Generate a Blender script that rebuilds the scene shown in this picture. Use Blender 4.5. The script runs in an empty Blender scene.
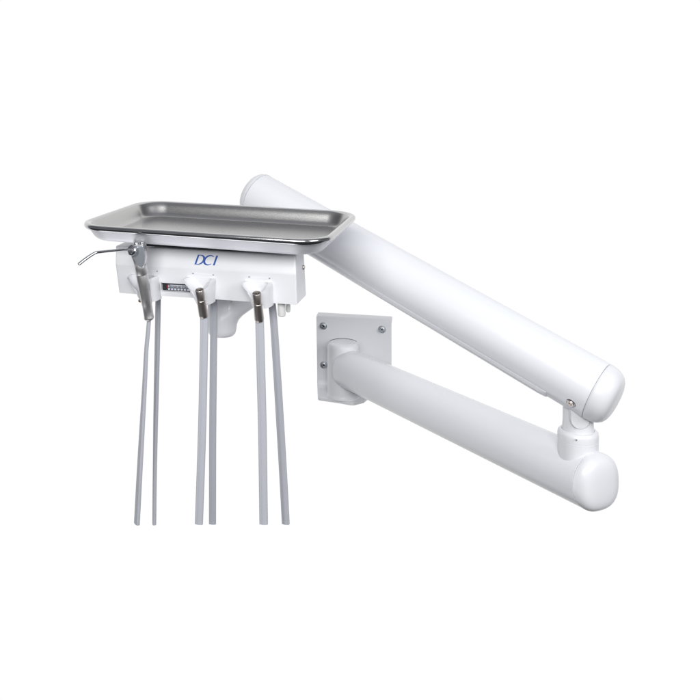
import bpy, bmesh, math, random
from mathutils import Vector, Matrix
random.seed(4)
sc = bpy.context.scene
COL = sc.collection
PI = math.pi

# ------------------------------------------------------------------ camera and survey helpers
F, PX, PY, CAMZ = 850.0, 250.0, 120.0, 1.30       # focal length and principal point in photo pixels (700 px wide)
def W(x, down, d): return Vector((x, d, CAMZ - down))            # right, down, away from the lens -> world
def ray(px, py): return Vector(((px - PX) / F, 1.0, -(py - PY) / F))
CAM = Vector((0, 0, CAMZ))
def at(px, py, d): return CAM + ray(px, py) * d

cam = bpy.data.cameras.new('camera'); cam.sensor_width = 36; cam.lens = 36 * F / 700
cam.shift_x = (350 - PX) / 700; cam.shift_y = -(350 - PY) / 700
cam.clip_start = 0.05; cam.clip_end = 60
co = bpy.data.objects.new('camera', cam); COL.objects.link(co)
co.location = CAM; co.rotation_euler = (PI / 2, 0, 0); sc.camera = co
sc.view_settings.view_transform = 'Standard'; sc.view_settings.look = 'None'
sc.view_settings.exposure = 0; sc.view_settings.gamma = 1

# ------------------------------------------------------------------ materials
def mat(name, col, rough=.4, metal=0.0, spec=.5, coat=0.0, bump=0.0, bscale=400, var=0.0, vscale=12, rvar=0.0, stretch=(1, 1, 1), aniso=0.0, coords='Object'):
    m = bpy.data.materials.new(name); m.use_nodes = True
    n = m.node_tree.nodes; l = m.node_tree.links; b = n['Principled BSDF']
    b.inputs['Base Color'].default_value = (*col, 1); b.inputs['Roughness'].default_value = rough
    b.inputs['Metallic'].default_value = metal; b.inputs['Specular IOR Level'].default_value = spec
    b.inputs['Coat Weight'].default_value = coat; b.inputs['Coat Roughness'].default_value = .12
    b.inputs['Anisotropic'].default_value = aniso
    tc = n.new('ShaderNodeTexCoord'); mp = n.new('ShaderNodeMapping'); mp.inputs['Scale'].default_value = stretch
    l.new(tc.outputs[coords], mp.inputs['Vector'])
    if bump:
        t = n.new('ShaderNodeTexNoise'); t.inputs['Scale'].default_value = bscale; t.inputs['Detail'].default_value = 3
        l.new(mp.outputs[0], t.inputs['Vector'])
        bp = n.new('ShaderNodeBump'); bp.inputs['Strength'].default_value = bump; bp.inputs['Distance'].default_value = .0006
        l.new(t.outputs['Fac'], bp.inputs['Height']); l.new(bp.outputs[0], b.inputs['Normal'])
        if rvar:
            r = n.new('ShaderNodeMapRange'); r.inputs['To Min'].default_value = rough - rvar; r.inputs['To Max'].default_value = rough + rvar
            l.new(t.outputs['Fac'], r.inputs['Value']); l.new(r.outputs[0], b.inputs['Roughness'])
    if var:
        t2 = n.new('ShaderNodeTexNoise'); t2.inputs['Scale'].default_value = vscale; t2.inputs['Detail'].default_value = 4
        l.new(mp.outputs[0], t2.inputs['Vector'])
        mx = n.new('ShaderNodeMix'); mx.data_type = 'RGBA'
        mx.inputs[6].default_value = (*[c * (1 - var) for c in col], 1); mx.inputs[7].default_value = (*[min(1, c * (1 + var)) for c in col], 1)
        l.new(t2.outputs['Fac'], mx.inputs[0]); l.new(mx.outputs[2], b.inputs['Base Color'])
    return m

M = {}
M['paint'] = mat('white_powder_coat', (.835, .85, .885), .23, spec=.5, bump=.10, bscale=900, var=.012, vscale=9)
M['mount'] = mat('white_bracket_paint', (.89, .90, .92), .33, spec=.4, bump=.10, bscale=700, var=.015, vscale=14)
M['plastic'] = mat('white_moulded_plastic', (.79, .80, .825), .28, spec=.45, bump=.05, bscale=600, var=.01, vscale=10)
M['knob'] = mat('ivory_plastic', (.76, .765, .75), .4, bump=.04)
M['steel'] = mat('brushed_stainless_steel', (.53, .525, .522), .28, metal=1, bump=.006, bscale=130, rvar=.07, stretch=(1, 22, 22), aniso=.3, var=.02, vscale=40)
M['skin'] = mat('steel_outside_painted_sheen', (.84, .84, .88), .54, metal=.75, bump=.006, bscale=90, rvar=.05, stretch=(1, 12, 12))  # tray's outside: bright reflection put into the colour as a lighter steel
M['rim'] = mat('polished_stainless_steel', (.52, .52, .525), .17, metal=1, bump=.006, bscale=120, rvar=.03)
M['screw'] = mat('zinc_screw', (.66, .69, .72), .30, metal=1, bump=.03, bscale=500)
M['nickel'] = mat('dark_nickel', (.60, .555, .52), .36, metal=1, bump=.006, bscale=300, rvar=.05, stretch=(6, 6, 1))
M['satin'] = mat('satin_grey_metal', (.68, .67, .67), .40, metal=.92, bump=.015, bscale=300, rvar=.05)
M['chrome'] = mat('bright_chrome', (.60, .61, .63), .17, metal=1, bump=.02)
M['bluegrey'] = mat('blue_grey_anodised', (.50, .535, .585), .38, metal=.6, bump=.05, bscale=500)
M['hose'] = mat('grey_silicone_tubing', (.47, .485, .53), .46, spec=.4, bump=.05, bscale=300, var=.025, vscale=30)
M['black'] = mat('black_recess', (.018, .018, .022), .45, bump=.03)
M['dark'] = mat('dark_rubber', (.035, .035, .042), .6, bump=.06)
M['dial'] = mat('dial_grey', (.16, .17, .20), .4, bump=.02)
M['dialwhite'] = mat('dial_white_ink', (.62, .65, .72), .5, bump=.02)
M['red'] = mat('red_ink', (.34, .03, .03), .5, bump=.02)
M['brass'] = mat('brass', (.45, .33, .18), .35, metal=1, bump=.04)
M['blue'] = mat('blue_ink', (.006, .075, .36), .45, bump=.02)

# ------------------------------------------------------------------ mesh helpers
def finish(name, bm, m, parent=None, origin=None, sharp=32, bevel=0, seg=2, blim=32, sub=0, rot=None):
    bmesh.ops.remove_doubles(bm, verts=bm.verts, dist=1e-7)
    bmesh.ops.recalc_face_normals(bm, faces=bm.faces)
    if origin is not None: bmesh.ops.translate(bm, verts=bm.verts, vec=-origin)
    if rot is not None: bmesh.ops.transform(bm, matrix=rot.inverted().to_4x4(), verts=bm.verts)
    me = bpy.data.meshes.new(name); bm.to_mesh(me); bm.free()
    for mm in (m if isinstance(m, (list, tuple)) else [m]): me.materials.append(mm)
    me.polygons.foreach_set('use_smooth', [True] * len(me.polygons))
    me.set_sharp_from_angle(angle=math.radians(sharp))
    o = bpy.data.objects.new(name, me); COL.objects.link(o)
    if parent: o.parent = parent
    if rot is not None: o.rotation_euler = rot.to_euler()
    if bevel:
        b = o.modifiers.new('bevel', 'BEVEL'); b.width = bevel; b.segments = seg; b.limit_method = 'ANGLE'; b.angle_limit = math.radians(blim); b.harden_normals = True
    if sub:
        s = o.modifiers.new('subdivision', 'SUBSURF'); s.levels = sub; s.render_levels = sub
    return o
def thing(name, label, cat, loc, group=None):
    o = bpy.data.objects.new(name, None); COL.objects.link(o); o.location = loc
    o.empty_display_size = .05; o['label'] = label; o['category'] = cat
    if group: o['group'] = group
    return o
def frame(a):
    a = a.normalized(); r = Vector((0, 0, 1)) if abs(a.z) < .95 else Vector((0, 1, 0))
    e1 = a.cross(r).normalized(); e2 = e1.cross(a).normalized()      # e2 points upward for lying axes
    return a, e1, e2
def loft(bm, rings, close0=True, close1=True, loop=True, mi=0):
    vs = [[bm.verts.new(p) for p in r] for r in rings]
    n = len(vs[0])
    for A, B in zip(vs, vs[1:]):
        for i in range(n if loop else n - 1):
            j = (i + 1) % n
            f = bm.faces.new((A[i], A[j], B[j], B[i])); f.material_index = mi
    if close0: bm.faces.new(vs[0][::-1]).material_index = mi
    if close1: bm.faces.new(vs[-1]).material_index = mi
    return vs
def lathe(bm, p, axis, prof, n=48, mi=0, close0=True, close1=True):
    a, e1, e2 = frame(axis)
    rings = []
    for r, z in prof:
        rings.append([p + a * z + (e1 * math.cos(t) + e2 * math.sin(t)) * max(r, 1e-5) for t in (2 * PI * k / n for k in range(n))])
    return loft(bm, rings, close0, close1, mi=mi)
def catmull(pts, n=10):
    out = []
    P = [pts[0]] + list(pts) + [pts[-1]]
    for i in range(1, len(P) - 2):
        for k in range(n):
            t = k / n
            a, b, c, d = P[i - 1], P[i], P[i + 1], P[i + 2]
            out.append([.5 * (2 * b[q] + (c[q] - a[q]) * t + (2 * a[q] - 5 * b[q] + 4 * c[q] - d[q]) * t * t + (3 * b[q] - a[q] - 3 * c[q] + d[q]) * t ** 3) for q in range(len(b))])
    out.append(list(pts[-1])); return out
def sweep(bm, pts, section, mi=0):
    # pts: (x,y,z, scale, twist); section: list of (s,t)
    P = [Vector(p[:3]) for p in pts]; rings = []
    ref = Vector((1, 0, 0)) if abs((P[1] - P[0]).normalized().x) < .7 else Vector((0, 1, 0))
    for i, p in enumerate(P):
        a = (P[min(i + 1, len(P) - 1)] - P[max(i - 1, 0)]).normalized()
        e1 = (ref - a * ref.dot(a)).normalized(); e2 = a.cross(e1); ref = e1
        c, s = math.cos(pts[i][4]), math.sin(pts[i][4]); k = pts[i][3]
        rings.append([p + (e1 * (c * u - s * v) + e2 * (s * u + c * v)) * k for u, v in section])
    loft(bm, rings, mi=mi)
def circ(r, n=20): return [(r * math.cos(2 * PI * k / n), r * math.sin(2 * PI * k / n)) for k in range(n)]
def box(bm, c, ex, ey, ez, hx, hy, hz, mi=0):
    v = [bm.verts.new(c + ex * (sx * hx) + ey * (sy * hy) + ez * (sz * hz)) for sx in (-1, 1) for sy in (-1, 1) for sz in (-1, 1)]
    for q in ((0, 1, 3, 2), (4, 6, 7, 5), (0, 4, 5, 1), (2, 3, 7, 6), (0, 2, 6, 4), (1, 5, 7, 3)):
        bm.faces.new([v[i] for i in q]).material_index = mi

# ================================================================== 1. wall-mounted arm
LOW_R, UP_R = .036, .0382
lowP = W(.42244, .45469, 1.09142); lowA = Vector((.41606, -.90894, .02688))
upP = W(.42043, .33298, 1.08622); upA = Vector((.73026, -.57304, -.37195))
bossP = lowP + lowA * -.586                                        # pivot boss on the wall bracket
base = Vector((bossP.x, bossP.y + .045, CAMZ - .53))
arm = thing('support_arm', 'white two-section tubular arm folded from a square screwed wall plate up to the instrument head', 'support arm', base)
O = base
# wall bracket
nrm = Vector((-.247, -.969, 0)); ex = Vector((.969, -.247, 0)); ez = Vector((0, 0, 1))
c0 = Vector((bossP.x, bossP.y, 0)) - nrm * .045
def pl(t, down, out=0.0): return Vector((c0.x, c0.y, 0)) + ex * t + nrm * out + Vector((0, 0, CAMZ - down))
bm = bmesh.new()
T0, T1, TOP, BOT = -.0604, .0866, .3865, .5275
# one bent sheet: swept-back top edge, face, rounded bend, shelf that carries the pivot boss
rings = []
BEND = [(0, BOT - .0155), (.0008, BOT - .0095), (.0032, BOT - .0048), (.0075, BOT - .0015), (.0135, BOT)]
for t0, t1, to, out in ((T0, T0 + .0020, -.0470, .0600), (T0 + .004, T0 + .005, -.0435, .0645), (-.012, -.012, -.004, .0715), (.010, .010, .0165, .0775), (.018, .018, .0235, .0768), (.034, .034, .0400, .0585), (.050, .050, .050, .018), (T1, T1, T1, .016)):
    def tt(d, o):
        t = t0 + (t1 - t0) * min(1, max(0, (d - TOP) / (BOT - TOP)))
        return t + (to - t) * max(0, o) / out
    P_ = [(-.024, TOP - .001), (-.006, TOP), (-.0015, TOP + .0015), (0, TOP + .005)] + BEND + [(out, BOT), (out, BOT + .006), (.0135, BOT + .006), (.003, BOT + .0045), (-.004, BOT - .002), (-.006, BOT - .0155), (-.006, TOP + .010), (-.024, TOP + .006)]
    rings.append([pl(tt(d, o), d, o) for o, d in P_])
bm = bmesh.new(); loft(bm, rings)
plate = finish('wall_plate', bm, M['mount'], arm, O, sharp=25, bevel=.0018, seg=3, blim=28)
def screw(name, p, a, r, parent, m=None, depth=.005):
    a, e1, e2 = frame(a); bm = bmesh.new()
    lathe(bm, p, a, [(r * 1.35, -.002), (r * 1.35, .0006), (r * 1.25, .0011), (r, .0013), (r, depth * .7), (r * .92, depth * .93), (r * .8, depth), (r * .56, depth)], 32, close1=False)
    hexr = [[p + a * z + (e1 * math.cos(t) + e2 * math.sin(t)) * (r * .56) for t in (2 * PI * k / 32 for k in range(32))] for z in (depth, depth * .35)]
    loft(bm, hexr, False, True)
    bmesh.ops.remove_doubles(bm, verts=bm.verts, dist=1e-6)
    o = finish(name, bm, m or M['screw'], parent, O)
    bm = bmesh.new()
    for k in range(2):
        t = .5 + k * PI / 2; d = e1 * math.cos(t) + e2 * math.sin(t); s = a.cross(d)
        box(bm, p + a * (depth * .38 + k * .00015), d, s, a, r * .5, r * .13, .0006)
    finish('recess', bm, M['black'], o, O)
    return o
for px, py in ((323.4, 325.9), (382, 329.4), (323.9, 365), (382.6, 371)):
    r_ = ray(px, py); t = (pl(0, .4) - CAM).dot(nrm) / r_.dot(nrm)
    screw('screw', CAM + r_ * t, nrm, .0054, plate, depth=.0052)
# pivot boss
bm = bmesh.new()
bz = CAMZ - BOT
hb = BOT - .4235
lathe(bm, Vector((bossP.x, bossP.y, bz)), ez, [(.031, 0), (.0325, .0002), (.0325, .003), (.0312, .0055), (.0305, .010), (.0305, hb - .010), (.0301, hb - .0065), (.0288, hb - .0033), (.0268, hb - .0013), (.024, hb - .0004), (.016, hb), (0, hb + .0002)], 64)
boss = finish('pivot_boss', bm, M['mount'], arm, O, sharp=40)
bm = bmesh.new()                                                    # thin slot round the back of the boss's lid
sl = [(bossP.x + .0255 * math.cos(t), bossP.y + .0255 * math.sin(t), bz + hb - .0006, .25 + .75 * math.sin((t - .1) / (PI - .2) * PI) ** .5, 0) for t in (.12 + (PI - .24) * k / 24 for k in range(25))]
sweep(bm, sl, circ(.0006, 10))
finish('lid_slot', bm, M['black'], boss, O)

# lower arm
bm = bmesh.new()
S0, S1 = -.567, .0240
lathe(bm, lowP, lowA, [(LOW_R - .004, S0 + .0005), (LOW_R - .0015, S0), (LOW_R - .0003, S0 + .0012), (LOW_R, S0 + .004)] + [(LOW_R, S0 + .004 + (S1 - S0 - .008) * k / 24) for k in range(1, 25)] + [(LOW_R, S1 - .0002), (LOW_R - .0006, S1)], 96)
low = finish('lower_arm', bm, M['paint'], arm, O)
bm = bmesh.new()
R = LOW_R; h = .0165
capp = [(R - .003, S1 - .006), (R - .0012, S1 - .0002), (R - .0006, S1 + .0002), (R + .0003, S1 + .0015)] + [(R * q, S1 + .0015 + h * z) for q, z in ((1, .12), (.985, .32), (.95, .5), (.895, .65), (.82, .78), (.72, .87), (.58, .935), (.40, .975), (.2, .995), (0, 1))]
a, e1, e2 = frame(lowA); rings = []
for i, (r, z) in enumerate(capp):
    k = min(1, max(0, (i - 3) / 3)); p_ = 2 + .5 * k; ring = []
    for j in range(96):
        t = 2 * PI * j / 96; c, s_ = math.cos(t), math.sin(t)
        q = (abs(c) ** p_ + abs(s_) ** p_) ** (-1 / p_)
        ring.append(lowP + a * z + (e1 * (c * q * (1 - .075 * k)) + e2 * (s_ * q * (1 - .03 * k))) * r)
    rings.append(ring)
loft(bm, rings)
finish('end_cap', bm, M['plastic'], low, O)

# knuckle between the arms
kx, ky = upP.x, 1.0895
kp = Vector((kx, ky, 0))
zc_top = CAMZ - (429 - PY) / F * 1.0895                             # shoulder of the collar
bm = bmesh.new()
zb = lowP.z
lathe(bm, kp + ez * zb, ez, [(.0248, 0), (.0248, zc_top - zb - .0128), (.0244, zc_top - zb - .0125), (.0244, zc_top - zb - .0122), (.0249, zc_top - zb - .0119), (.0250, zc_top - zb - .0052), (.0244, zc_top - zb - .0026), (.0224, zc_top - zb - .0005), (.0200, zc_top - zb), (.0196, zc_top - zb - .0012), (.0180, zc_top - zb - .0012)], 72)
kn = finish('swivel_collar', bm, M['plastic'], arm, O)
bm = bmesh.new()
lathe(bm, kp + ez * (zc_top - .004), ez, [(.0196, 0), (.0196, .003), (.0192, .008), (.0186, .016), (.0184, .05), (.0184, .07)], 64)
post = finish('swivel_post', bm, M['plastic'], arm, O)
# rounded flat tab of the post facing the room
bm = bmesh.new()
f1 = Vector((-.05, -1, 0)).normalized(); e1 = Vector((1, -.05, 0)).normalized()
c = kp + ez * (zc_top + .0185) + e1 * -.0035
tab = [(-.0118, .03)] + [(-.0118 * math.cos(t), -.0118 * math.sin(t)) for t in (PI * k / 18 for k in range(19))] + [(.0118, .03)]
loft(bm, [[c + f1 * .004 + e1 * x + ez * y for x, y in tab], [c + f1 * .0203 + e1 * x + ez * y for x, y in tab]])
finish('hinge_tab', bm, M['plastic'], post, O, bevel=.0009, seg=2)
# dark slot in the lower tube around the collar
bm = bmesh.new()
lathe(bm, kp + ez * (lowP.z + .02), ez, [(.0262, -.006), (.0262, .0085)], 48)
# tiny pin dot on collar
screwdot = CAM + ray(576.6, 440.2) * 1.0645
bm.free()
bm = bmesh.new()
lathe(bm, screwdot + Vector((0, .0006, 0)), Vector((0, -1, 0)), [(.0011, -.001), (.0011, .0003), (.0008, .0006), (0, .0006)], 16)
finish('grub_screw', bm, M['satin'], kn, O)

# upper arm
U0, U1 = -.5560, .0235
bm = bmesh.new()
lathe(bm, upP, upA, [(UP_R - .002, U0), (UP_R, U0 + .0012)] + [(UP_R, U0 + .0012 + (U1 - U0 - .0018) * k / 24) for k in range(1, 25)] + [(UP_R - .0006, U1)], 96)
up = finish('upper_arm', bm, M['paint'], arm, O)
R = UP_R; h = .0255
capp = [(R - .003, U1 - .006), (R - .003, U1 + .0006), (R - .0004, U1 + .0007), (R, U1 + .0014)] + [(R * q, U1 + .0014 + h * z) for q, z in ((.997, .12), (.98, .3), (.945, .48), (.885, .64), (.80, .78), (.69, .88), (.54, .945), (.36, .98), (.18, .996), (0, 1))]
bm = bmesh.new(); lathe(bm, upP, upA, capp, 96)
finish('end_cap', bm, M['plastic'], up, O)
bm = bmesh.new()
lathe(bm, upP, -upA, [(R - .003, -U0 - .004), (R - .003, -U0 + .0002), (R + .0003, -U0 + .0006), (R + .0003, -U0 + .0022), (R * .985, -U0 + .0055), (R * .95, -U0 + .0085), (R * .88, -U0 + .0115), (R * .75, -U0 + .014), (R * .5, -U0 + .0155), (0, -U0 + .0165)], 96)
finish('end_cap', bm, M['plastic'], up, O)
# belly cover strip under the upper arm
a, e1, e2 = frame(upA)
bm = bmesh.new()
def arcsec(s, r0, r1, t0, t1, n=40):
    tp_ = lambda k: min(1, min(k, n - k) / 4) ** .7
    o_ = [upP + a * s + (e1 * math.cos(t) + e2 * math.sin(t)) * (R + .0003 + (r1 - R - .0003) * q) for t, q in ((t0 + (t1 - t0) * k / n, tp_(k)) for k in range(n + 1))]
    i_ = [upP + a * s + (e1 * math.cos(t) + e2 * math.sin(t)) * r0 for t in (t0 + (t1 - t0) * k / n for k in range(n + 1))]
    return o_ + i_[::-1]
STRIP0, STRIP1 = math.radians(-90 - 50), math.radians(-90 + 50)
loft(bm, [arcsec(s, R - .001, R + q, STRIP0, STRIP1) for s, q in ((U0 + .02, .0025), (-.036, .0025), (-.026, .0016), (-.0245, .0006))])
finish('cover_strip', bm, M['paint'], up, O, sharp=20)
# pivot screw near the knuckle
def hit(px, py, P, A, r):
    A = A.normalized(); d = ray(px, py); o_ = CAM - P
    d1 = d - A * d.dot(A); o1 = o_ - A * o_.dot(A)
    aa = d1.dot(d1); bb = 2 * d1.dot(o1); cc = o1.dot(o1) - r * r
    t = (-bb - math.sqrt(max(bb * bb - 4 * aa * cc, 0))) / (2 * aa)
    p = CAM + d * t; n_ = (p - P); n_ = (n_ - A * n_.dot(A)).normalized()
    return p, n_
p, n_ = hit(570.8, 403.2, upP, upA, UP_R)
bm = bmesh.new()
lathe(bm, p, n_, [(.0062, -.002), (.0062, .0003), (.0056, .0005), (.0052, -.0003), (.0048, -.0003)], 32)
ps = finish('pivot_screw', bm, M['chrome'], up, O)
bm = bmesh.new()
lathe(bm, p, n_, [(.0046, -.001), (.0046, .0010), (.0041, .0017), (.0025, .0017), (.0023, .0005), (0, .0004)], 6 * 4)
finish('hex_socket', bm, M['nickel'], ps, O)

# neck from the upper arm's far end down to the head's swivel cup
cup = at(222, 300, 1.245); cup = Vector((cup.x, cup.y, 0))
zcb = CAMZ - (335.5 - PY) / F * 1.245
endp = upP + upA * (U0 + .035)
bm = bmesh.new()
pts = [(cup.x + .0175, cup.y + .0105, zcb + .052, .020, 0), (cup.x + .0185, cup.y + .014, zcb + .068, .022, 0), (cup.x + .03, cup.y + .06, zcb + .100, .025, 0), (endp.x - .012, endp.y - .03, endp.z - .055, .026, 0), (endp.x, endp.y, endp.z - .01, .024, 0)]
sweep(bm, catmull(pts, 8), circ(1, 32))
neck = finish('neck', bm, M['plastic'], arm, O, sharp=60)
bm = bmesh.new(); rings = []
for z, q, sh, b_ in ((0, .0125, 0, .0125), (.0010, .0170, 0, .0170), (.0042, .0198, 0, .0200), (.010, .0212, 0, .0212), (.017, .0216, .0004, .0216), (.0235, .0230, .0018, .0222), (.030, .0262, .005, .0230), (.036, .0310, .0095, .0240), (.043, .0365, .0150, .025), (.050, .039, .0175, .026), (.060, .039, .0175, .026), (.064, .036, .0175, .023)):
    rings.append([Vector((cup.x + sh + q * math.cos(t), cup.y + sh * .6 + b_ * math.sin(t), zcb + z)) for t in (2 * PI * k / 64 for k in range(64))])
loft(bm, rings)
finish('swivel_cup', bm, M['plastic'], arm, O, sharp=50)

# ================================================================== 2. control head (frame of tray and head)
U = Vector((.95016, -.31106, -.02070)); Nn = Vector((-.00102, .06330, -.99799)) * -1; V = Vector((.31175, .94828, .05983))
U.normalize(); V = (V - U * V.dot(U)).normalized(); Nn = U.cross(V).normalized()
OT = W(-.23303, .13904, 1.11273)                                    # corner of the tray's rim rectangle
def TR(u, v, n): return OT + U * u + V * v + Nn * n
TILT = .024
UB = (U + Nn * TILT).normalized(); NB = UB.cross(V).normalized()
OB = TR(.165, 0, 0)
def HB(u, v, n): return OB + UB * (u - .165) + V * v + NB * n       # head frame, turned a touch against the tray
def hb_hit(px, py, v):
    d = ray(px, py); t = (HB(0, v, 0) - CAM).dot(V) / d.dot(V); q = CAM + d * t - OB
    return Vector((q.dot(UB) + .165, v, q.dot(NB)))
head_base = HB(.165, .075, -.0955)
head = thing('control_head', 'white control box under the steel tray with blue DCI lettering and three instrument holders', 'dental control head', head_base)
O = head_base
VF = .050
prof = [(VF + .001, -.0955), (VF, -.056), (VF + .0068, -.0318), (.098, -.0318), (.098, -.0955)]
bm = bmesh.new()
def uend(n, left): # ends draw in slightly
    t = (n + .0955) / .062
    return (.0388 - .0058 * t) if left else (.2893 - (.0022 * max(0, (t - .63) / .37)))
NS = 2
loft(bm, [[HB(uend(n, True), v, n) for v, n in prof], [HB(uend(n, False), v, n) for v, n in prof]])
g0 = hb_hit(160.3, 282.6, VF); g1 = hb_hit(190.5, 294.0, VF)
gm = ((g0 + g1) / 2)
gw, gh = (g1.x - g0.x) / 2, (g0.z - g1.z) / 2 * .86
body = finish('body', bm, M['plastic'], head, O)
cb = bmesh.new(); box(cb, HB(gm.x, VF, gm.z) - O, UB, V, NB, gw, .007, gh)
cme = bpy.data.meshes.new('cut'); cb.to_mesh(cme); cb.free()
cut = bpy.data.objects.new('cut', cme); COL.objects.link(cut); cut.parent = head
md = body.modifiers.new('cut', 'BOOLEAN'); md.object = cut; md.operation = 'DIFFERENCE'; md.solver = 'EXACT'
bpy.context.view_layer.update()
dg = bpy.context.evaluated_depsgraph_get()
nm = bpy.data.meshes.new_from_object(body.evaluated_get(dg)); body.modifiers.clear(); body.data = nm
bpy.data.objects.remove(cut)
nm.polygons.foreach_set('use_smooth', [True] * len(nm.polygons)); nm.set_sharp_from_angle(angle=math.radians(12))
b = body.modifiers.new('bevel', 'BEVEL'); b.width = .0024; b.segments = 4; b.limit_method = 'ANGLE'; b.angle_limit = math.radians(12); b.harden_normals = True

# pressure gauge in its window
bm = bmesh.new(); box(bm, HB(gm.x, VF + .0062, gm.z), UB, V, NB, gw - .0004, .0006, gh - .0004)
gauge = finish('pressure_gauge', bm, M['black'], head, O)
bm = bmesh.new(); box(bm, HB(gm.x + .004, VF + .0050, gm.z - .0003), UB, V, NB, gw - .005, .0006, gh * .64)
finish('dial_face', bm, M['dial'], gauge, O)
bm = bmesh.new()
for k in range(7):
    box(bm, HB(gm.x - gw + .0105 + k * .0046, VF + .0042, gm.z - .0026), UB, V, NB, .0013, .0002, .0011)
for k in range(15):
    box(bm, HB(gm.x - gw + .0100 + k * .0021, VF + .0042, gm.z + .0012), UB, V, NB, .00028, .0002, .0009 if k % 3 else .0014)
box(bm, HB(gm.x + .004, VF + .0042, gm.z + .0029), UB, V, NB, gw - .0085, .0002, .00045)
finish('scale_marks', bm, M['dialwhite'], gauge, O)
bm = bmesh.new(); box(bm, HB(gm.x - gw + .0086, VF + .0036, gm.z + .0006), UB, V, NB, .0006, .0003, .0021)
finish('needle', bm, M['red'], gauge, O)

# lettering on the sloping upper face
fa, fb = HB(.165, VF, -.056), HB(.165, VF + .0068, -.0318)
LN = (fb - fa).normalized(); FN = UB.cross(LN).normalized()
if FN.y > 0: FN = -FN
def face_hit(px, py):
    d = ray(px, py); t = (fa - CAM).dot(FN) / d.dot(FN); return CAM + d * t
tl, br = face_hit(195.2, 262.0), face_hit(217.4, 263.6)
ax = UB
def stroke(bm, pts, wid, off, closed=False):
    n = len(pts); L = []; Rr = []
    for i, (x, y) in enumerate(pts):
        q = pts[min(i + 1, n - 1)]; p_ = pts[max(i - 1, 0)]
        dx, dy = q[0] - p_[0], q[1] - p_[1]; l_ = math.hypot(dx, dy) or 1
        w = wid[i] * .62
        L.append((x - dy / l_ * w, y + dx / l_ * w)); Rr.append((x + dy / l_ * w, y - dx / l_ * w))
    va = [[bm.verts.new(org + ax * (x * LS * 1.13 + y * LS * SL) + LN * (y * LS) + FN * off) for x, y in s] for s in (L, Rr)]
    vb = [[bm.verts.new(org + ax * (x * LS * 1.13 + y * LS * SL) + LN * (y * LS) - FN * .0004) for x, y in s] for s in (L, Rr)]
    for i in range(n - 1):
        bm.faces.new((va[0][i], va[0][i + 1], va[1][i + 1], va[1][i]))
        bm.faces.new((va[0][i], vb[0][i], vb[0][i + 1], va[0][i + 1])); bm.faces.new((va[1][i], va[1][i + 1], vb[1][i + 1], vb[1][i]))
    for i in (0, n - 1): bm.faces.new((va[0][i], va[1][i], vb[1][i], vb[0][i]))
org = face_hit(194.6, 264.4); LS = .0128; SL = .30
lm_ = bmesh.new()
stroke(lm_, [(.07, 0), (.07, 1)], [.135, .125], .0003)
bowl = [(.02, .96)] + [(.30 + .44 * math.sin(t), .5 + .465 * math.cos(t)) for t in (PI * k / 20 for k in range(21))] + [(.02, .04)]
stroke(lm_, bowl, [.06, .06] + [.06 + .085 * math.sin(PI * k / 20) for k in range(1, 20)] + [.06, .06], .00036)
cx = 1.36
arc = [(cx - .10 + .46 * math.cos(t), .5 + .475 * math.sin(t)) for t in (math.radians(48 + 264 * k / 26) for k in range(27))]
stroke(lm_, arc, [.05 + .10 * max(0, math.sin(PI * k / 26)) ** 1.2 for k in range(27)], .0003)
stroke(lm_, [(1.86, 0), (1.86, 1)], [.135, .145], .0003)
finish('lettering', lm_, M['blue'], body, O, sharp=20)

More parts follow.
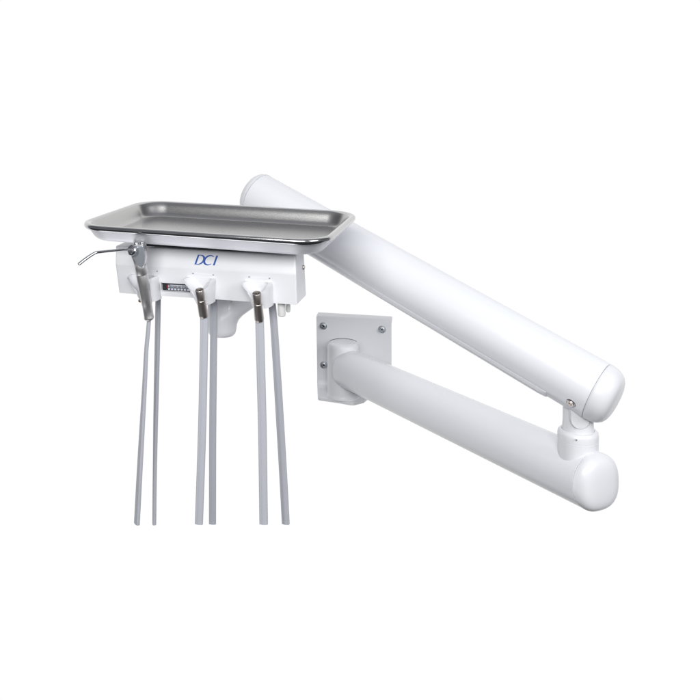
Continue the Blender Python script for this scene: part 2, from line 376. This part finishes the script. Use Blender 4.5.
# instrument holders: funnel cups with an open front slot
def holder(pxl, pxr, ytop, pxbl, pxbr, ybot, th):
    a_ = hb_hit(pxl, ytop, VF - .006); b_ = hb_hit(pxr, ytop, VF - .006)
    c_ = hb_hit(pxbl, ybot, VF - .018); d_ = hb_hit(pxbr, ybot, VF - .018)
    ut, ub = (a_.x + b_.x) / 2, (c_.x + d_.x) / 2
    at_, ab_ = (b_.x - a_.x) / 2, (d_.x - c_.x) / 2
    nt, nb = (a_.z + b_.z) / 2 , (c_.z + d_.z) / 2
    bm = bmesh.new(); OU, IN = [], []
    K = 30; N_ = 2 * K + 1
    for i in range(17):
        t = i / 16                                                   # 0 bottom, 1 top
        n = nb + (nt - nb) * t
        uc = ub + (ut - ub) * t
        A = ab_ + (at_ - ab_) * t ** 1.15
        B = .0225 + .006 * t
        r = min(A - .0026, th + .0006 + max(0, t - .28) / .72 * (at_ - .0024 - th))
        vc = VF - .0125 - .002 * t
        ws = th * .90 + max(0, (t - .45) / .55) * (r * .90 - th * .90)
        if t > .93: A -= (t - .93) / .07 * .0010
        ph = math.asin(min(.95, ws / A)); th0 = math.asin(min(.95, ws / r))
        def E(f): # U outline, squarish ellipse
            s_, c_ = math.sin(f), math.cos(f)
            return (uc + A * math.copysign(abs(s_) ** .86, s_), VF - B * abs(c_) ** .8)
        path = [E(ph + (PI / 2 - ph) * k / 14) for k in range(15)] + [(uc + A, VF + .002), (uc - A, VF + .002)] + [E(-PI / 2 + (PI / 2 - ph) * k / 14) for k in range(15)]
        L_ = [0]
        for p_, q_ in zip(path, path[1:]): L_.append(L_[-1] + math.hypot(q_[0] - p_[0], q_[1] - p_[1]))
        o_, i_ = [], []
        for k in range(N_):
            x = L_[-1] * k / (N_ - 1); m = 0
            while m < len(path) - 2 and L_[m + 1] < x: m += 1
            f = (x - L_[m]) / max(1e-9, L_[m + 1] - L_[m])
            o_.append(HB(path[m][0] + (path[m + 1][0] - path[m][0]) * f, path[m][1] + (path[m + 1][1] - path[m][1]) * f, n))
            q = th0 + (2 * PI - 2 * th0) * k / (N_ - 1)
            i_.append(HB(uc + r * math.sin(q), min(vc - r * math.cos(q), VF - .0006), n))
        OU.append([bm.verts.new(p_) for p_ in o_]); IN.append([bm.verts.new(p_) for p_ in i_])
    for a0, a1 in zip(range(16), range(1, 17)):
        for k in range(N_ - 1):
            bm.faces.new((OU[a0][k], OU[a0][k + 1], OU[a1][k + 1], OU[a1][k]))
            bm.faces.new((IN[a0][k], IN[a1][k], IN[a1][k + 1], IN[a0][k + 1]))
        for k in (0, N_ - 1): bm.faces.new((OU[a0][k], OU[a1][k], IN[a1][k], IN[a0][k]))
    for a0 in (0, 16):
        for k in range(N_ - 1): bm.faces.new((OU[a0][k], OU[a0][k + 1], IN[a0][k + 1], IN[a0][k]))
    return finish('instrument_holder', bm, M['plastic'], head, O, sharp=38, bevel=.0007, seg=2, blim=50)
holder(129.2, 157.0, 275.6, 137.2, 155.6, 301.5, .0078)
holder(184.6, 214.6, 278.6, 194.4, 210.2, 304.6, .0062)
holder(242.4, 271.4, 282.4, 250.2, 269.4, 308.0, .0062)
# parting notches above each holder
for (xa, ya, xb, yb) in ((137.5, 269.3, 157.0, 271.2), (193.2, 273.4, 213.2, 274.9), (249.4, 277.0, 269.4, 278.4)):
    pa, pb = hb_hit(xa, ya, VF + .0002), hb_hit(xb, yb, VF + .0002)
    bm = bmesh.new()
    A_, B_ = HB(*pa), HB(*pb); dd = (B_ - A_).normalized(); nn_ = dd.cross(V)
    box(bm, A_, dd, V, nn_, .0013, .0005, .0006)
    cs = finish('clip_slot', bm, M['dial'], head, O)
    bm = bmesh.new(); box(bm, B_, dd, V, nn_, .0010, .0005, .0006)
    finish('clip_slot', bm, M['dial'], head, O)
    bm = bmesh.new(); box(bm, (A_ + B_) / 2, dd, V, nn_, (B_ - A_).length / 2, .00055, .00022)
    finish('clip_edge', bm, M['mount'], cs, O)
# knobs under the right end, bolt on the right end face
for px, py0, py1, v, r in ((281.8, 306, 316.6, .066, .0051), (288.3, 305, 312.2, .082, .0030)):
    p1 = hb_hit(px, py1, v); p0 = HB(p1.x, v, -.095); ln = -.0955 - p1.z
    bm = bmesh.new()
    lathe(bm, p0, -NB, [(r * .97, 0), (r, .001), (r, ln - .0022), (r * .93, ln - .0012), (r * .8, ln - .0003), (r * .6, ln + .0002), (0, ln + .0002)], 32)
    finish('control_knob', bm, M['knob'], head, O)
bm = bmesh.new()
bp_ = hb_hit(304.4, 267.5, .088)
lathe(bm, HB(.2885, .0885, bp_.z), UB, [(.0032, -.001), (.0032, .0006), (.0026, .0014), (.0012, .0019), (0, .0019)], 24)
finish('side_bolt', bm, M['nickel'], head, O)
# tray support: dark rubber pad and the carrier behind the body
bm = bmesh.new(); box(bm, HB(.176, .112, -.0258), UB, V, NB, .094, .062, .0034)
finish('tray_pad', bm, M['dark'], head, O, bevel=.001)
bm = bmesh.new(); box(bm, HB(.165, .140, -.062), UB, V, NB, .060, .0425, .031)
finish('rear_housing', bm, M['plastic'], head, O, bevel=.006, seg=4)
# small release tab hanging below the body
bm = bmesh.new()
q0 = HB(*hb_hit(231.8, 303.0, .088)); q1 = HB(*hb_hit(230.0, 306.2, .088)); q2 = HB(*hb_hit(228.4, 309.6, .086))
q0 = q0 + NB * .004
sweep(bm, catmull([(*q0, 1, 0), (*q1, 1, 0), (*q2, .55, 0)], 6), [(.0014, .0006), (-.0014, .0006), (-.0014, -.0006), (.0014, -.0006)])
finish('release_tab', bm, M['knob'], head, O)
# brass fitting beneath the left holder
bm = bmesh.new(); bq = hb_hit(140.0, 300.3, .036)
lathe(bm, HB(bq.x, .036, bq.z + .001), -NB, [(.0022, 0), (.0022, .003), (.0016, .0036), (0, .0036)], 16)
finish('brass_fitting', bm, M['brass'], head, O)

# ================================================================== 3. instrument tray
tray_base = TR(.17, .1096, -.0215)
tray = thing('instrument_tray', 'rectangular brushed stainless steel tray with rolled rim resting on the white control head', 'tray', tray_base)
O = tray_base
TW, TD, RC = .34, .2192, .043
def rrect(ins, n, m=14):
    r = max(RC - ins * .75, .012); out = []
    x0, x1, y0, y1 = ins, TW - ins, ins, TD - ins
    for cx_, cy_, t0 in ((x1 - r, y1 - r, 0), (x0 + r, y1 - r, PI / 2), (x0 + r, y0 + r, PI), (x1 - r, y0 + r, 1.5 * PI)):
        for k in range(m + 1):
            t = t0 + PI / 2 * k / m
            out.append(TR(cx_ + r * math.cos(t), cy_ + r * math.sin(t), n))
    return out
def smooth(p, k=4): return catmull(p, k)
outer = smooth([(.0042, -.0044), (.0062, -.0066), (.0098, -.0125), (.0128, -.0168), (.0165, -.0197), (.021, -.0210), (.028, -.0213)])
inner = smooth([(.0088, .0004), (.0108, -.0030), (.0142, -.0105), (.0166, -.0150), (.0192, -.0176), (.0228, -.0188), (.029, -.0192)])
rimp = [(.0046, -.0052), (.0030, -.0054), (.0014, -.0048), (.0004, -.0034), (0, -.0016), (.0002, .0003), (.0012, .0017), (.0026, .0023), (.0044, .0024), (.0062, .0020), (.0078, .0012), (.0088, .0004)]
bm = bmesh.new(); loft(bm, [rrect(i, n) for i, n in inner], False, True)
loft(bm, [rrect(i, n) for i, n in outer], False, True, mi=1)
TM = Matrix((U, V, Nn)).transposed()
pan = finish('pan', bm, [M['steel'], M['skin']], tray, O, sharp=60, rot=TM)
bm = bmesh.new(); loft(bm, [rrect(i, n) for i, n in rimp], False, False)
finish('rolled_rim', bm, M['rim'], tray, O, sharp=60)

# ================================================================== hoses
RIB = []
for k in range(40):                                                  # flat three-lobed tubing
    t = 2 * PI * k / 40; c, s = math.cos(t), math.sin(t)
    x = math.copysign(abs(c) ** .55, c); y = math.copysign(abs(s) ** .62, s)
    y *= 1 - .20 * math.exp(-((abs(x) - .58) / .10) ** 2)
    RIB.append((x * .0052, y * .0029))
def hose(pts, parent, O, name='hose'):
    bm = bmesh.new()
    P_ = [(*at(px, py, d), k, tw) for px, py, d, k, tw in pts]
    sweep(bm, catmull(P_, 10), RIB)
    return finish(name, bm, M['hose'], parent, O, sharp=40)
R_ = math.radians
YE = 523.8
# ================================================================== 4. air and water syringe in the first holder
top = at(140.4, 264.5, 1.102); bot = at(149.3, 319.0, 1.119)
A_ = (bot - top); L_ = A_.length; A_.normalize()
syr = thing('air_water_syringe', 'grey metal air and water syringe with thin bent nozzle, standing in the left holder', 'dental syringe', bot)
O = bot
bm = bmesh.new()
lathe(bm, top, A_, [(.0068, -.002), (.0078, 0), (.0082, .0035), (.0082, .012), (.0078, .0125), (.0078, .0135), (.0080, .014), (.0078, .03), (.0073, L_ * .55), (.0069, L_ * .72), (.0066, L_ * .73), (.0064, L_ - .004), (.0067, L_ - .0035), (.0067, L_ - .0012), (.0058, L_), (.003, L_)], 48)
finish('handle', bm, M['satin'], syr, O, sharp=40)
# head block: prism tapering into the handle
hx = (Vector((1, -.25, 0)) - A_ * Vector((1, -.25, 0)).dot(A_)).normalized(); hy = A_.cross(hx).normalized()
if hy.y > 0: hy = -hy                                                # towards the room
bm = bmesh.new(); rings = []
for z, wx0, wx1, wy in ((-.0290, -.0045, .0100, .0058), (-.0275, -.0078, .0104, .0072), (-.0215, -.0096, .0106, .0080), (-.014, -.0092, .0102, .0082), (-.007, -.0076, .0092, .0080), (-.0005, -.0070, .0068, .0070), (.003, -.0062, .0060, .0060)):
    ring = []
    for k in range(32):
        t = 2 * PI * k / 32; c, s = math.cos(t), math.sin(t)
        x = math.copysign(abs(c) ** .55, c); y = math.copysign(abs(s) ** .55, s)
        ring.append(top + A_ * z + hx * ((wx0 + wx1) / 2 + (wx1 - wx0) / 2 * x) + hy * (wy * y))
    rings.append(ring)
loft(bm, rings)
hd = finish('head', bm, M['satin'], syr, O, sharp=40)
# blue-grey shield on the head's face
bm = bmesh.new()
sh = [(-.0052, -.0285), (.0116, -.0290), (.0122, -.0150), (.0098, -.0060), (.0050, .0010), (.0014, -.0004), (-.0062, -.0155)]
loft(bm, [[top + hx * x + A_ * z + hy * .0055 for x, z in sh], [top + hx * x + A_ * z + hy * .0092 for x, z in sh]])
finish('face_plate', bm, M['bluegrey'], hd, O, bevel=.0012, seg=3)
for bx in (-.0008, .0072):                                           # two push buttons on top
    bm = bmesh.new(); pb = top + hx * bx - A_ * .0278 + hy * .001
    rings = []
    lathe(bm, pb, -A_ + hx * .12, [(.0030, 0), (.0030, .0016), (.0033, .0018), (.0033, .0028), (.0028, .0036), (0, .0036)], 24)
    finish('button', bm, M['chrome'], syr, O)
# knurled nozzle nut on the left
nz0 = at(135.0, 250.6, 1.090); nz1 = at(126.6, 249.2, 1.074)
NA = (nz1 - nz0).normalized()
bm = bmesh.new()
lathe(bm, nz0, NA, [(.0062, 0), (.0067, .004), (.0067, .0078), (.0054, .0088), (.0050, .0088), (.0048, .010), (.0030, .0105), (.0026, .0125), (0, .0125)], 36)
nut = finish('nozzle_nut', bm, M['chrome'], syr, O)
bm = bmesh.new(); lathe(bm, nz0 + NA * .0088, NA, [(.0049, -.0004), (.0049, .0005), (.0036, .0007), (.0035, .0003)], 32)
finish('seal_ring', bm, M['black'], nut, O)
bm = bmesh.new()
npts = [(131.5, 249.9, 1.080, .0016), (124, 249.5, 1.070, .0015), (113, 250.6, 1.060, .00155), (101, 251.8, 1.050, .0017), (96.2, 252.5, 1.046, .00185), (92.2, 254.5, 1.043, .0020), (85.5, 259.0, 1.038, .0021), (78.6, 264.4, 1.032, .0021)]
sweep(bm, catmull([(*at(x, y, d), r, 0) for x, y, d, r in npts], 8), circ(1, 20))
finish('nozzle', bm, M['chrome'], syr, O, sharp=50)
bm = bmesh.new(); tp = at(78.6, 264.4, 1.032); td = (tp - at(85.5, 259.0, 1.038)).normalized()
lathe(bm, tp - td * .0004, td, [(.0012, 0), (.0012, .0006), (0, .0006)], 16)
finish('nozzle_hole', bm, M['black'], syr, O)
e90 = R_(84)
hose([(149.2, 316, 1.122, .9, R_(80)), (148.2, 330, 1.124, .9, R_(78)), (146.2, 352, 1.128, .9, R_(74)), (144.6, 385, 1.134, .92, R_(68)), (142.0, 430, 1.136, .95, R_(62)), (139.2, 480, 1.138, .97, R_(58)), (136.9, YE, 1.14, .97, R_(56))], syr, O)
hose([(158.2, 290, 1.178, .93, R_(56)), (157.8, 320, 1.178, .93, R_(56)), (157.0, 360, 1.178, .93, R_(58)), (155.7, 420, 1.178, .93, R_(66)), (154.7, 480, 1.178, .93, R_(77)), (154.3, YE, 1.178, .93, R_(82))], syr, O)

# ================================================================== 5. two handpiece couplings in the other holders
def coupling(label, tx, ty, bx, by, d0, d1, front, back):
    t_, b_ = at(tx, ty, d0), at(bx, by, d1)
    A = b_ - t_; L = A.length; A.normalize()
    th = thing('handpiece_coupling', label, 'handpiece hose', b_, 'handpiece couplings hanging in the holders')
    r = .0057
    bm = bmesh.new()
    lathe(bm, t_, A, [(r * .70, .012), (r * .70, .0012), (r * .76, .0002), (r * .90, 0), (r * .97, .0006), (r * .97, L * .34), (r * .90, L * .35), (r * .90, L * .37), (r * .99, L * .385), (r * 1.0, L * .42), (r * 1.06, L - .004), (r * 1.06, L - .0022), (r * .98, L - .0006), (r * .85, L), (.002, L)], 48, close0=True)
    o = finish('sleeve', bm, M['nickel'], th, b_, sharp=35)
    bm = bmesh.new()
    a, e1, e2 = frame(A)
    lathe(bm, t_ + A * .004, A, [(r * .69, 0), (r * .69, .0012)], 32)
    ins = finish('insert', bm, M['black'], o, b_)
    bm = bmesh.new()
    for q in (.3, 1.9, 3.6, 5.1):
        lathe(bm, t_ + A * .0042 + (e1 * math.cos(q) + e2 * math.sin(q)) * r * .36, -A, [(.0009, 0), (.0009, .0028), (.0006, .003)], 12)
    finish('pins', bm, M['chrome'], o, b_)
    hose(front, th, b_, 'hose'); hose(back, th, b_, 'hose')
    return th
coupling('dark nickel handpiece coupling on grey hose, in the middle holder beside the gauge', 199.4, 289.6, 203.9, 316.6, 1.068, 1.080,
    [(203.9, 313, 1.080, .98, 0), (204.2, 330, 1.081, .98, R_(3)), (203.6, 360, 1.082, 1.0, R_(4)), (202.6, 410, 1.083, 1.0, R_(4)), (201.0, 465, 1.084, 1.0, R_(6)), (198.9, YE, 1.085, 1.0, R_(8))],
    [(214.0, 296, 1.145, .92, R_(10)), (213.9, 320, 1.145, .92, R_(10)), (213.3, 370, 1.145, .92, R_(8)), (212.7, 440, 1.145, .92, R_(8)), (212.5, YE, 1.145, .92, R_(8))])
coupling('dark nickel handpiece coupling on grey hose, in the right holder by the white knobs', 256.6, 293.0, 259.5, 320.6, 1.052, 1.064,
    [(259.5, 317, 1.064, 1.03, 0), (260.0, 335, 1.065, 1.05, R_(2)), (261.2, 380, 1.066, 1.05, R_(3)), (262.4, 430, 1.067, 1.04, R_(5)), (263.1, 480, 1.068, 1.03, R_(6)), (263.7, YE, 1.069, 1.03, R_(8))],
    [(271.4, 298, 1.125, .95, R_(18)), (273.6, 320, 1.125, .95, R_(16)), (276.3, 360, 1.125, .97, R_(14)), (280.0, 420, 1.125, 1.0, R_(16)), (283.2, 475, 1.125, 1.0, R_(20)), (285.8, YE, 1.125, 1.0, R_(24))])

# ================================================================== studio lamps, added tray lamp and surroundings
def area(name, loc, target, sx, sy, power, col=(1, 1, 1), spread=180):
    l = bpy.data.lights.new(name, 'AREA'); l.shape = 'RECTANGLE'; l.size = sx; l.size_y = sy; l.energy = power; l.color = col; l.spread = math.radians(spread)
    o = bpy.data.objects.new(name, l); COL.objects.link(o); o.location = loc
    o.rotation_euler = (Vector(target) - Vector(loc)).to_track_quat('-Z', 'Y').to_euler(); return o
area('key_softbox', (-.30, -.87, 1.94), (.16, 1.10, .96), 1.5, .8, 43, (1, .995, .985))
area('fill_softbox', (1.6, -.55, 2.0), (.3, 1.2, .92), 1.0, 1.1, 25, (.98, .985, 1))
area('added_tray_fill', (-.45, 1.2, .12), (-.14, 1.08, 1.15), 1.2, .8, .85, (.965, .97, 1), 58)  # unseen lamp added below to brighten the tray's outer side

w = bpy.data.worlds.new('World'); sc.world = w; w.use_nodes = True
n = w.node_tree.nodes; l = w.node_tree.links; bg = n['Background']
tc = n.new('ShaderNodeTexCoord'); sp = n.new('ShaderNodeSeparateXYZ'); l.new(tc.outputs['Generated'], sp.inputs[0])
def ramp(src, stops):
    mr = n.new('ShaderNodeMapRange'); mr.inputs['From Min'].default_value = -1; mr.inputs['From Max'].default_value = 1
    l.new(src, mr.inputs['Value']); r = n.new('ShaderNodeValToRGB'); l.new(mr.outputs[0], r.inputs[0])
    e = r.color_ramp.elements
    e[0].position = (stops[0][0] + 1) / 2; e[0].color = (*stops[0][1], 1)
    e[1].position = (stops[-1][0] + 1) / 2; e[1].color = (*stops[-1][1], 1)
    for p_, c_ in stops[1:-1]: q = e.new((p_ + 1) / 2); q.color = (*c_, 1)
    return r.outputs[0]
def g(v): return (v * .955, v * .975, v * 1.07)
room = ramp(sp.outputs['Z'], [(-1, g(.04)), (-.5, g(.04)), (-.25, g(.06)), (0, g(.30)), (.2, g(.15)), (.5, g(.10)), (1, g(.40))])
white = ramp(sp.outputs['Y'], [(-1, (0, 0, 0)), (.35, (0, 0, 0)), (.46, (1, 1, 1)), (1, (1, 1, 1))])
low = ramp(sp.outputs['Z'], [(-1, (0, 0, 0)), (-.80, (0, 0, 0)), (-.70, (1, 1, 1)), (1, (1, 1, 1))])
mu = n.new('ShaderNodeMath'); mu.operation = 'MULTIPLY'; l.new(white, mu.inputs[0]); l.new(low, mu.inputs[1])
mx = n.new('ShaderNodeMix'); mx.data_type = 'RGBA'; l.new(mu.outputs[0], mx.inputs[0]); l.new(room, mx.inputs[6]); mx.inputs[7].default_value = (1.01, 1.01, 1.01, 1)
l.new(mx.outputs[2], bg.inputs['Color']); bg.inputs['Strength'].default_value = 1.0
